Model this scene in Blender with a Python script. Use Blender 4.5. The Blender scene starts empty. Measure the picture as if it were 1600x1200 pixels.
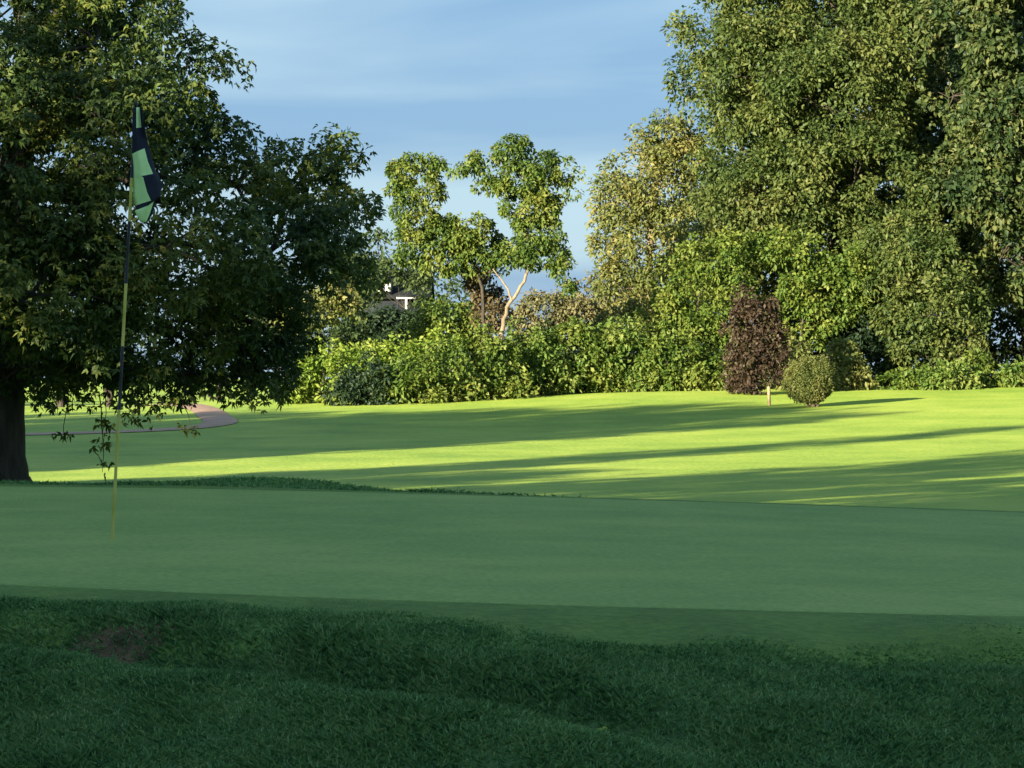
import bpy, math, random
import numpy as np
from mathutils import Vector

# ------------------------------------------------------------------ camera, sky, sun, exposure
FP = 4537.0            # focal length in photo pixels (1600 wide): about a 20 degree view
CAMZ = 1.55
SUN_AZ = math.radians(38)     # sun stands behind the camera, this far round to the left
SUN_EL = math.radians(12.0)
scene = bpy.context.scene
cam_d = bpy.data.cameras.new('camera')
cam = bpy.data.objects.new('camera', cam_d)
scene.collection.objects.link(cam)
cam_d.sensor_width = 36.0
cam_d.lens = 36.0 * FP / 1600.0
cam_d.clip_end = 9000
cam.location = (0, 0, CAMZ)
cam.rotation_euler = (math.radians(90) - 10.0 / FP, 0, 0)
scene.camera = cam

world = bpy.data.worlds.new('World')
scene.world = world
world.use_nodes = True
wt = world.node_tree
wt.nodes.clear()
def wn(t, **kw):
    n = wt.nodes.new(t)
    for k, v in kw.items():
        setattr(n, k, v)
    return n
w_out = wn('ShaderNodeOutputWorld')
w_bg = wn('ShaderNodeBackground'); w_bg.inputs['Strength'].default_value = 0.10
w_sky = wn('ShaderNodeTexSky', sky_type='NISHITA', sun_disc=False)
w_sky.sun_elevation = SUN_EL
w_sky.sun_rotation = math.pi + SUN_AZ
w_sky.air_density = 1.0; w_sky.dust_density = 0.6; w_sky.ozone_density = 2.0
# a broken deck of blue-grey evening cloud over the whole sky
w_tc = wn('ShaderNodeTexCoord')
w_map = wn('ShaderNodeMapping'); w_map.inputs['Scale'].default_value = (2.2, 2.2, 13.0)
w_noise = wn('ShaderNodeTexNoise'); w_noise.inputs['Scale'].default_value = 1.7
w_noise.inputs['Detail'].default_value = 5; w_noise.inputs['Roughness'].default_value = 0.45
w_noise.inputs['Distortion'].default_value = 0.5
w_ramp = wn('ShaderNodeValToRGB')
w_ramp.color_ramp.elements[0].position = 0.42
w_ramp.color_ramp.elements[0].color = (0.54, 1.0, 1.63, 1)
w_ramp.color_ramp.elements[1].position = 0.62
w_ramp.color_ramp.elements[1].color = (1.14, 1.63, 2.0, 1)
w_mix = wn('ShaderNodeMixRGB'); w_mix.inputs[0].default_value = 0.93
wt.links.new(w_tc.outputs['Generated'], w_map.inputs['Vector'])
wt.links.new(w_map.outputs['Vector'], w_noise.inputs['Vector'])
wt.links.new(w_noise.outputs['Fac'], w_ramp.inputs['Fac'])
wt.links.new(w_sky.outputs['Color'], w_mix.inputs[1])
wt.links.new(w_ramp.outputs['Color'], w_mix.inputs[2])
wt.links.new(w_mix.outputs['Color'], w_bg.inputs['Color'])
wt.links.new(w_bg.outputs['Background'], w_out.inputs['Surface'])

sun_d = bpy.data.lights.new('sun', 'SUN')
sun_d.energy = 5.0
sun_d.angle = math.radians(0.5)
sun_d.color = (1.0, 0.86, 0.62)
sun = bpy.data.objects.new('sun', sun_d)
scene.collection.objects.link(sun)
SD = Vector((math.sin(SUN_AZ) * math.cos(SUN_EL), math.cos(SUN_AZ) * math.cos(SUN_EL), -math.sin(SUN_EL)))
sun.rotation_euler = SD.to_track_quat('-Z', 'Y').to_euler()
sun.location = (-40, -40, 30)

vs = scene.view_settings
vs.view_transform = 'Standard'; vs.look = 'None'; vs.gamma = 1.0; vs.use_curve_mapping = False
vs.exposure = 2.0
scene.cycles.use_denoising = True
scene.cycles.max_bounces = 6
scene.cycles.transmission_bounces = 4
scene.cycles.diffuse_bounces = 3

# ------------------------------------------------------------------ helpers
C = scene.collection
def at(px, py, d):
    return np.array([(px - 800.0) / FP * d, d, CAMZ + (590.0 - py) / FP * d])
def sm(a, b, v):
    t = np.clip((np.asarray(v, float) - a) / (b - a), 0, 1)
    return t * t * (3 - 2 * t)

_ny = np.array([-4000, -60, 0, 12, 30, 45, 60, 80, 100, 106, 112, 125, 160, 400, 4000.])
_nz = np.array([-0.6, -.4, 0.0, 0.0, -.25, -.45, -.42, -.05, .46, .64, .93, 1.0, 1.0, 1.0, 0.9])
def smooth_profile(y):
    s = 0
    for o in (-3, -1.5, 0, 1.5, 3):
        s = s + np.interp(y + o * np.clip(np.abs(y) / 60, .2, 1), _ny, _nz)
    return s / 5
def shear(x):
    x = np.clip(x, -12, 12)
    return .43 * (x - np.sqrt(x * x + .5)) / 2
def rho(x, y):
    yy = y + shear(x)
    return np.sqrt((x / 9.5) ** 2 + ((yy - 14.9) / 4.75) ** 2)
def wob(x, y, s, seed):
    r = np.random.RandomState(seed); o = 0
    for k in range(6):
        a = r.uniform(0, 6.28); f = s * r.uniform(.5, 1.7)
        o = o + np.sin((x * math.cos(a) + y * math.sin(a)) * f + r.uniform(0, 6.28))
    return o / 6
def H(x, y):
    x = np.asarray(x, float); y = np.asarray(y, float)
    z = smooth_profile(y)
    xc = np.clip(x, -26, 26)
    z = z + 0.010 * xc * sm(30, 85, y) + 0.010 * xc * sm(68, 108, y)
    z = z + .16 * np.exp(-((x - 5.5) / 5.0) ** 2 - ((y - 106) / 4.0) ** 2)
    z = z - 0.05 * np.clip(-x - 9, 0, 12) * sm(98, 122, y)
    z = z + 0.05 * wob(x, y, .12, 5) * sm(26, 50, y) + .02 * wob(x, y, .5, 6) * sm(30, 60, y)
    r = rho(x, y)
    top = 0.75 - 0.03 * (np.sqrt(np.clip(x, -15, 15) ** 2 + 1.0) + np.clip(x, -15, 15)) / 2 + .02 * wob(x, y, .35, 8)
    w = sm(2.2, 1.0, r)
    z = z * (1 - w) + top * w
    # grassy shoulder behind the green
    z = z + (.22 * np.exp(-((x + 4.2) / 2.4) ** 2) + .48 * np.exp(-np.abs((x + 1.4) / 1.45) ** 3)) * np.exp(-((y - 24.2) / 1.9) ** 2)
    z = np.maximum(z, 0) * 0 + z + np.clip(.52 - z, 0, 2) * np.exp(-((x + 7.5) / 2.6) ** 2 - ((y - 29.0) / 5.0) ** 2)
    # lumpy rough in front of the green, with a shallow swale running through it
    fr = sm(1.02, 1.12, r) * sm(14, 9, y)
    sw = y - (9.35 - .75 * (np.clip(x, -2.2, .8) + 1.3)); lw = sm(.9, -.1, x)
    z = z + fr * (.045 * wob(x, y, 2.6, 11) + .026 * wob(x, y, 6, 12)
                  - .085 * lw * np.exp(-((sw - .30) / .20) ** 2) + .05 * lw * np.exp(-((sw + .25) / .3) ** 2)
                  - .06 * np.exp(-((y - 9.15 - .12 * x) / .25) ** 2) * sm(.6, 1.3, x))
    return z

def setp(o, label=None, cat=None, group=None, kind=None):
    if label: o['label'] = label
    if cat: o['category'] = cat
    if group: o['group'] = group
    if kind: o['kind'] = kind
    return o

def mesh_np(name, V, tris=None, quads=None, mat=None, parent=None, smooth=False, mats=None, midx=None):
    me = bpy.data.meshes.new(name)
    V = np.asarray(V, np.float32)
    loops = []; starts = []; tot = []
    n = 0
    if quads is not None and len(quads):
        q = np.asarray(quads, np.int32); loops.append(q.ravel()); starts.append(np.arange(len(q)) * 4 + n); tot.append(np.full(len(q), 4)); n += q.size
    if tris is not None and len(tris):
        t = np.asarray(tris, np.int32); loops.append(t.ravel()); starts.append(np.arange(len(t)) * 3 + n); tot.append(np.full(len(t), 3)); n += t.size
    L = np.concatenate(loops).astype(np.int32); S = np.concatenate(starts).astype(np.int32); T = np.concatenate(tot).astype(np.int32)
    me.vertices.add(len(V)); me.vertices.foreach_set('co', V.ravel())
    me.loops.add(len(L)); me.loops.foreach_set('vertex_index', L)
    me.polygons.add(len(S)); me.polygons.foreach_set('loop_start', S); me.polygons.foreach_set('loop_total', T)
    if smooth: me.polygons.foreach_set('use_smooth', np.ones(len(S), bool))
    for m in (mats or ([mat] if mat else [])): me.materials.append(m)
    if midx is not None: me.polygons.foreach_set('material_index', np.asarray(midx, np.int32))
    me.update(calc_edges=True)
    o = bpy.data.objects.new(name, me)
    C.objects.link(o)
    if parent: o.parent = parent
    return o

class MB:
    def __init__(self): self.v = []; self.q = []; self.t = []
    def tube(self, P, R, n=8, cap=True):
        P = np.asarray(P, float); b = len(self.v)
        for i in range(len(P)):
            d = P[min(i + 1, len(P) - 1)] - P[max(i - 1, 0)]
            d = d / (np.linalg.norm(d) + 1e-9)
            a = np.cross(d, [0.31, 0.95, 0.05]); a /= np.linalg.norm(a) + 1e-9
            c = np.cross(d, a)
            for k in range(n):
                th = 2 * math.pi * k / n
                self.v.append(P[i] + R[i] * (a * math.cos(th) + c * math.sin(th)))
        for i in range(len(P) - 1):
            for k in range(n):
                k2 = (k + 1) % n
                self.q.append((b + i * n + k, b + i * n + k2, b + (i + 1) * n + k2, b + (i + 1) * n + k))
        if cap:
            for base, pt in ((b, P[0]), (b + (len(P) - 1) * n, P[-1])):
                ci = len(self.v); self.v.append(pt)
                for k in range(n): self.t.append((base + k, base + (k + 1) % n, ci))
    def box(self, lo, hi):
        b = len(self.v); x0, y0, z0 = lo; x1, y1, z1 = hi
        for z in (z0, z1):
            self.v += [(x0, y0, z), (x1, y0, z), (x1, y1, z), (x0, y1, z)]
        self.q += [(b, b + 3, b + 2, b + 1), (b + 4, b + 5, b + 6, b + 7)] + [(b + i, b + (i + 1) % 4, b + 4 + (i + 1) % 4, b + 4 + i) for i in range(4)]
    def build(self, name, mat, parent=None, smooth=True):
        return mesh_np(name, self.v, self.t, self.q, mat, parent, smooth)

def empty(name, loc):
    o = bpy.data.objects.new(name, None); o.empty_display_size = .3
    o.location = [float(c) for c in loc]; C.objects.link(o)
    return o

# ------------------------------------------------------------------ materials
def newmat(name):
    m = bpy.data.materials.new(name); m.use_nodes = True
    nt = m.node_tree; nt.nodes.clear()
    out = nt.nodes.new('ShaderNodeOutputMaterial')
    return m, nt, out
def N(nt, t, **kw):
    n = nt.nodes.new(t)
    for k, v in kw.items():
        if k in n.inputs: n.inputs[k].default_value = v
        else: setattr(n, k, v)
    return n
def ramp(nt, stops):
    r = nt.nodes.new('ShaderNodeValToRGB')
    while len(r.color_ramp.elements) < len(stops): r.color_ramp.elements.new(.5)
    for e, (p, c) in zip(r.color_ramp.elements, stops):
        e.position = p; e.color = (*c, 1)
    return r

def leaf_mat(name, cols, transl=.32, nscale=.9, rough=.55):
    m, nt, out = newmat(name)
    geo = N(nt, 'ShaderNodeNewGeometry')
    tc = N(nt, 'ShaderNodeTexCoord')
    no = N(nt, 'ShaderNodeTexNoise', Scale=nscale, Detail=2.0)
    nt.links.new(tc.outputs['Object'], no.inputs['Vector'])
    mx = N(nt, 'ShaderNodeMath', operation='MULTIPLY_ADD'); mx.inputs[1].default_value = .5
    ms = N(nt, 'ShaderNodeMath', operation='MULTIPLY_ADD'); ms.inputs[1].default_value = 1.5; ms.inputs[2].default_value = -.5
    nt.links.new(no.outputs['Fac'], ms.inputs[0])
    nt.links.new(geo.outputs['Random Per Island'], mx.inputs[0]); nt.links.new(ms.outputs[0], mx.inputs[2])
    r = ramp(nt, [(i / (len(cols) - 1) * .8 + .05, c) for i, c in enumerate(cols)])
    nt.links.new(mx.outputs[0], r.inputs['Fac'])
    p = N(nt, 'ShaderNodeBsdfPrincipled', Roughness=rough); p.inputs['Specular IOR Level'].default_value = .25
    nt.links.new(r.outputs['Color'], p.inputs['Base Color'])
    t = N(nt, 'ShaderNodeBsdfTranslucent')
    hs = N(nt, 'ShaderNodeHueSaturation', Saturation=1.1, Value=1.25); hs.inputs['Hue'].default_value = .49
    nt.links.new(r.outputs['Color'], hs.inputs['Color']); nt.links.new(hs.outputs['Color'], t.inputs['Color'])
    mix = N(nt, 'ShaderNodeMixShader'); mix.inputs[0].default_value = transl
    nt.links.new(p.outputs[0], mix.inputs[1]); nt.links.new(t.outputs[0], mix.inputs[2])
    nt.links.new(mix.outputs[0], out.inputs['Surface'])
    return m

def noise_mat(name, stops, scale=4, detail=6, rough=.8, bump=.2, bscale=None, stretch=(1, 1, 1), spec=.2, sheen=0, coord='Object', layers=None):
    m, nt, out = newmat(name)
    tc = N(nt, 'ShaderNodeTexCoord')
    mp = N(nt, 'ShaderNodeMapping'); mp.inputs['Scale'].default_value = stretch
    nt.links.new(tc.outputs[coord], mp.inputs['Vector'])
    no = N(nt, 'ShaderNodeTexNoise', Scale=scale, Detail=detail); no.inputs['Roughness'].default_value = .6
    nt.links.new(mp.outputs[0], no.inputs['Vector'])
    fac = no.outputs['Fac']
    for (s2, w) in (layers or []):
        n2 = N(nt, 'ShaderNodeTexNoise', Scale=s2, Detail=4.0)
        nt.links.new(mp.outputs[0], n2.inputs['Vector'])
        mm = N(nt, 'ShaderNodeMix', data_type='FLOAT'); mm.inputs[0].default_value = w
        nt.links.new(fac, mm.inputs[2]); nt.links.new(n2.outputs['Fac'], mm.inputs[3]); fac = mm.outputs[0]
    r = ramp(nt, stops); nt.links.new(fac, r.inputs['Fac'])
    p = N(nt, 'ShaderNodeBsdfPrincipled', Roughness=rough); p.inputs['Specular IOR Level'].default_value = spec
    if sheen:
        p.inputs['Sheen Weight'].default_value = sheen; p.inputs['Sheen Roughness'].default_value = .6
        nt.links.new(r.outputs['Color'], p.inputs['Sheen Tint'])
    nt.links.new(r.outputs['Color'], p.inputs['Base Color'])
    b = N(nt, 'ShaderNodeBump', Strength=bump, Distance=.05)
    nb = N(nt, 'ShaderNodeTexNoise', Scale=bscale or scale * 6, Detail=5.0)
    nt.links.new(mp.outputs[0], nb.inputs['Vector']); nt.links.new(nb.outputs['Fac'], b.inputs['Height'])
    nt.links.new(b.outputs[0], p.inputs['Normal'])
    nt.links.new(p.outputs[0], out.inputs['Surface'])
    return m
def plain(name, col, rough=.6, spec=.3):
    return noise_mat(name, [(.3, tuple(c * .82 for c in col)), (.7, tuple(min(1, c * 1.1) for c in col))], scale=9, rough=rough, bump=.08, spec=spec)

M_turf = noise_mat('fairway_turf', [(.38, (.115, .19, .025)), (.5, (.18, .26, .036)), (.62, (.25, .31, .054))], scale=.35, detail=6, rough=.75,
                   bump=.6, bscale=9, sheen=.3, layers=[(6.0, .35), (.06, .3)])
M_green = noise_mat('putting_turf', [(.41, (.135, .235, .052)), (.5, (.18, .28, .064)), (.59, (.235, .325, .080))], scale=.5, detail=7, rough=.8,
                    bump=.35, bscale=50, layers=[(2.2, .35), (38, .45)])
M_fringe = noise_mat('fringe_turf', [(.38, (.065, .14, .024)), (.5, (.10, .185, .032)), (.62, (.135, .225, .04))], scale=2.5, rough=.85, bump=.6, bscale=60, layers=[(25, .5)])
M_path = noise_mat('path_gravel', [(.3, (.28, .175, .125)), (.7, (.42, .29, .22))], scale=3, rough=.9, bump=.3)
M_soil = noise_mat('bare_soil', [(.38, (.05, .040, .020)), (.62, (.13, .095, .05))], scale=14, rough=.95, bump=.8, bscale=40)
M_bark = noise_mat('dark_bark', [(.3, (.03, .025, .021)), (.7, (.075, .064, .052))], scale=5, stretch=(3, 3, .6), rough=.95, bump=.8, bscale=9)
M_bark_pale = noise_mat('pale_bark', [(.3, (.12, .095, .065)), (.7, (.28, .225, .155))], scale=4, stretch=(2, 2, .6), rough=.9, bump=.5, bscale=9)
M_bark_brown = noise_mat('brown_bark', [(.3, (.08, .06, .04)), (.7, (.17, .13, .09))], scale=4, stretch=(2, 2, .6), rough=.9, bump=.5, bscale=9)

L_left = leaf_mat('leaf_left', [(.014, .034, .013), (.034, .066, .018), (.075, .115, .025), (.16, .18, .036)], .26, .8)
L_olive = leaf_mat('leaf_olive', [(.024, .050, .014), (.050, .084, .021), (.086, .118, .030), (.13, .148, .042)], .3, .5)
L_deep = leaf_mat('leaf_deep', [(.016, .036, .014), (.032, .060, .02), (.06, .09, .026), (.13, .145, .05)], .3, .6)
L_gold = leaf_mat('leaf_gold', [(.06, .088, .026), (.10, .13, .036), (.145, .165, .048), (.21, .20, .065)], .32, .55)
L_vine = leaf_mat('leaf_vine', [(.03, .065, .016), (.06, .11, .02), (.11, .16, .03), (.17, .19, .04)], .32, .8)
L_bright = leaf_mat('leaf_bright', [(.045, .095, .018), (.085, .15, .028), (.135, .195, .042), (.20, .235, .06)], .35, .9)
L_chart = leaf_mat('leaf_chartreuse', [(.08, .15, .02), (.14, .22, .03), (.20, .27, .045), (.26, .31, .06)], .35, .9)
L_mid = leaf_mat('leaf_mid', [(.035, .075, .014), (.07, .125, .02), (.12, .17, .03), (.18, .21, .045)], .33, .9)
L_tan = leaf_mat('leaf_tan', [(.075, .085, .035), (.11, .115, .05), (.15, .145, .065), (.19, .17, .085)], .25, .7)
L_brown = leaf_mat('leaf_brown', [(.05, .045, .024), (.085, .07, .036), (.12, .095, .05)], .2, .9)
L_purple = leaf_mat('leaf_purple', [(.022, .015, .012), (.04, .026, .018), (.06, .042, .027), (.07, .062, .034)], .22, 1.6)
L_round = leaf_mat('leaf_round', [(.045, .07, .019), (.075, .10, .025), (.105, .125, .032), (.14, .14, .042)], .15, 1.2)
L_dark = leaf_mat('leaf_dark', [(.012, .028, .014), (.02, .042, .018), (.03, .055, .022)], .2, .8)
L_dull = leaf_mat('leaf_far', [(.03, .055, .02), (.05, .08, .028), (.07, .10, .035)], .3, .6)  # dull green leaf tones for the far trees and backing brush

# ------------------------------------------------------------------ the ground
def axis(lo_fine, hi_fine, step, lo, hi, g=1.09):
    a = list(np.arange(lo_fine, hi_fine + 1e-6, step)); s = step
    while a[-1] < hi: s *= g; a.append(a[-1] + s)
    s = step
    while a[0] > lo: s *= g; a.insert(0, a[0] - s)
    return np.array(a)
def grid_mesh(name, xs, ys, mat, zoff=0.0, mask=None, hf=H):
    X, Y = np.meshgrid(xs, ys); Z = hf(X, Y) + zoff
    V = np.stack([X, Y, Z], -1).reshape(-1, 3)
    nx = len(xs); j, i = np.meshgrid(np.arange(len(ys) - 1), np.arange(nx - 1), indexing='ij')
    b = (j * nx + i).ravel()
    Q = np.stack([b, b + 1, b + nx + 1, b + nx], -1)
    if mask is not None:
        c = V[Q].mean(1); Q = Q[mask(c[:, 0], c[:, 1])]
        used = np.unique(Q); re = np.full(len(V), -1); re[used] = np.arange(len(used)); V = V[used]; Q = re[Q]
    return mesh_np(name, V, None, Q, mat, None, True)
ax = axis(-9, 9, .1, -4200, 4200); ay = axis(4, 30, .12, -900, 5000, 1.05)
setp(grid_mesh('ground', ax, ay, M_turf), 'mown fairway turf in sun and long tree shadows', 'ground', kind='structure')

def polar_sheet(name, r0, r1, mat, zoff, nr=60, na=420, jag=0.0, seed=1):
    rr = np.linspace(r0, r1, nr); aa = np.linspace(0, 2 * math.pi, na, endpoint=False)
    R, A = np.meshgrid(rr, aa, indexing='ij')
    R = R * (1 + jag * (wob(np.cos(A) * 9, np.sin(A) * 9, 3.0, seed) + .6 * wob(np.cos(A) * 9, np.sin(A) * 9, 14.0, seed + 1)) * (R / r1) ** 6)
    X = 9.5 * R * np.cos(A); Y = 14.9 + 4.75 * R * np.sin(A) - shear(X)
    V = np.stack([X, Y, H(X, Y) + zoff - (zoff + .004) * sm(r1 * .975, r1, np.broadcast_to(rr[:, None], X.shape))], -1).reshape(-1, 3)
    i, j = np.meshgrid(np.arange(nr - 1), np.arange(na), indexing='ij'); j2 = (j + 1) % na
    Q = np.stack([i * na + j, (i + 1) * na + j, (i + 1) * na + j2, i * na + j2], -1).reshape(-1, 4)
    return mesh_np(name, V, None, Q, mat, None, True)
setp(polar_sheet('fringe', .95, 1.24, M_fringe, .009, nr=40, jag=.012, seed=31), 'collar of short grass round the putting green', 'fringe', kind='structure')
setp(polar_sheet('putting_green', .001, 1.0, M_green, .012, nr=90, jag=.004, seed=21), 'smooth pale putting green in the shade', 'green', kind='structure')

M_rough = noise_mat('rough_turf', [(.38, (.03, .08, .02)), (.5, (.05, .11, .03)), (.62, (.075, .14, .04))], scale=3, rough=.9, bump=.7, bscale=50, layers=[(30, .5)])
setp(grid_mesh('rough', np.arange(-4.5, 4.51, .1), np.arange(5, 13.4, .1), M_rough, -.012, lambda x, y: (rho(x, y) > 1.0 + .08 * sm(-1.0, .6, x)) & (y + shear(x) < 14),
               hf=lambda x, y: H(x, y) + .018 * sm(1.02 + .07 * sm(-1, .6, x), 1.09 + .085 * sm(-1, .6, x), rho(x, y))),
     'longer rough turf sloping down in front of the green', 'rough', kind='structure')
def ribbon(name, pts, w, mat, zoff):
    P = []
    pts = np.array(pts, float)
    for i in range(len(pts) - 1):
        p0 = pts[max(i - 1, 0)]; p1 = pts[i]; p2 = pts[i + 1]; p3 = pts[min(i + 2, len(pts) - 1)]
        for t in np.linspace(0, 1, 14, endpoint=False):
            P.append(.5 * ((2 * p1) + (-p0 + p2) * t + (2 * p0 - 5 * p1 + 4 * p2 - p3) * t * t + (-p0 + 3 * p1 - 3 * p2 + p3) * t ** 3))
    P = np.array(P); V = []
    for i in range(len(P)):
        d = P[min(i + 1, len(P) - 1)] - P[max(i - 1, 0)]; d /= np.linalg.norm(d); s = np.array([-d[1], d[0]])
        for k in (-1, -.5, 0, .5, 1):
            q = P[i] + s * w / 2 * k; V.append((q[0], q[1], float(H(q[0], q[1])) + zoff + .03 * (1 - abs(k) ** 4)))
    Q = [(i * 5 + k, i * 5 + k + 1, (i + 1) * 5 + k + 1, (i + 1) * 5 + k) for i in range(len(P) - 1) for k in range(4)]
    return mesh_np(name, V, None, Q, mat, None, True)
setp(ribbon('cart_path', [(-60, 84), (-30, 84), (-17, 84.3), (-11.6, 86), (-9.4, 90), (-9.9, 97), (-13, 112), (-22, 132)], 1.1, M_path, .02),
     'pinkish gravel cart path bending under the big tree', 'path', kind='structure')

# ------------------------------------------------------------------ foliage and trees
def unit(a): return a / (np.linalg.norm(a, axis=-1, keepdims=True) + 1e-9)

def leaf_points(blobs, rng, puff_r, cover, lp, inner=.55, gap=0.0, sprig=.07):
    """leaf spots on many small puffs that fill a union of ellipsoids"""
    Cs = np.array([b[0] for b in blobs]); Rs = np.array([b[1] for b in blobs])
    PC = []; PD = []
    for c, r in zip(Cs, Rs):
        rm = (r[0] * r[1] * r[2]) ** (1 / 3)
        n = max(3, int(cover * 4 * (rm / puff_r) ** 2))
        d = unit(rng.normal(size=(n, 3)))
        f = inner + (1.02 - inner) * rng.uniform(0, 1, n) ** .6
        f = f + (rng.uniform(0, 1, n) < sprig) * rng.uniform(.08, .28, n)
        p = c + d * r * f[:, None]
        keep = np.ones(n, bool)
        for c2, r2 in zip(Cs, Rs):
            if c2 is c: continue
            q = np.linalg.norm((p - c2) / r2, axis=1)
            if (c2 == c).all(): continue
            keep &= ~((q < .55) & (rng.uniform(0, 1, n) < .8))
        if gap:
            w = np.sin(p[:, 0] * 1.9 / puff_r * .4 + 1.3) + np.sin(p[:, 2] * 2.3 / puff_r * .4 + c[0]) + np.sin(p[:, 1] * 1.7 / puff_r * .4)
            keep &= ~((w > .9) & (rng.uniform(0, 1, n) < gap))
        PC.append(p[keep]); PD.append(d[keep])
    PC = np.concatenate(PC); PD = np.concatenate(PD); n = len(PC)
    pr = puff_r * rng.uniform(.55, 1.35, n)
    ld = unit(rng.normal(size=(n, lp, 3)) + .55 * PD[:, None] + np.array([0, 0, .3]))
    P = PC[:, None] + ld * (pr[:, None] * (.3 + .78 * rng.uniform(0, 1, (n, lp)) ** .55))[..., None] * np.array([1, 1, .8])
    return P.reshape(-1, 3), ld.reshape(-1, 3), PC

def leaves_mesh(name, P, D, rng, ll, lw, mat, parent, droop=.35, spray=0, up=.45):
    n = len(P)
    A = unit(D * .7 + rng.normal(size=(n, 3)) * .5 + np.array([0, 0, -droop]))
    Nn = unit(D * .6 + rng.normal(size=(n, 3)) * .45 + np.array([0, 0, up]))
    S = unit(np.cross(A, Nn)); Nn = np.cross(S, A)
    if spray:
        th = np.radians(np.linspace(-80, 80, spray))[None, :, None] + rng.normal(size=(n, spray, 1)) * .3
        A2 = unit(np.cos(th) * A[:, None] + np.sin(th) * S[:, None] + rng.normal(size=(n, spray, 3)) * .15 - np.array([0, 0, .12]))
        S2 = unit(np.cross(A2, Nn[:, None] + rng.normal(size=(n, spray, 3)) * .25)); N2 = np.cross(S2, A2)
        P = np.repeat(P[:, None], spray, 1).reshape(-1, 3); A = A2.reshape(-1, 3); S = S2.reshape(-1, 3); Nn = N2.reshape(-1, 3); n = len(P)
    L = ll * rng.uniform(.55, 1.4, (n, 1)); W = lw * rng.uniform(.7, 1.25, (n, 1)) * .5
    v0 = P; tip = P + A * L - np.array([0, 0, .12]) * L
    mid = P + A * L * .45
    vl = mid + S * W + Nn * W * .35; vr = mid - S * W + Nn * W * .35
    V = np.stack([v0, vl, tip, vr], 1).reshape(-1, 3)
    b = np.arange(n) * 4
    T = np.concatenate([np.stack([b, b + 2, b + 1], -1), np.stack([b, b + 3, b + 2], -1)])
    return mesh_np(name, V, T, None, mat, parent)

def wiggle(p0, p1, rng, k=5, amp=.08, sag=0.0):
    p0 = np.asarray(p0, float); p1 = np.asarray(p1, float); L = np.linalg.norm(p1 - p0); out = []
    for i in range(k + 1):
        t = i / k; e = math.sin(math.pi * t)
        out.append(p0 + (p1 - p0) * t + rng.normal(size=3) * amp * L * e * .6 + np.array([0, 0, sag * L * e]))
    return out

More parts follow.
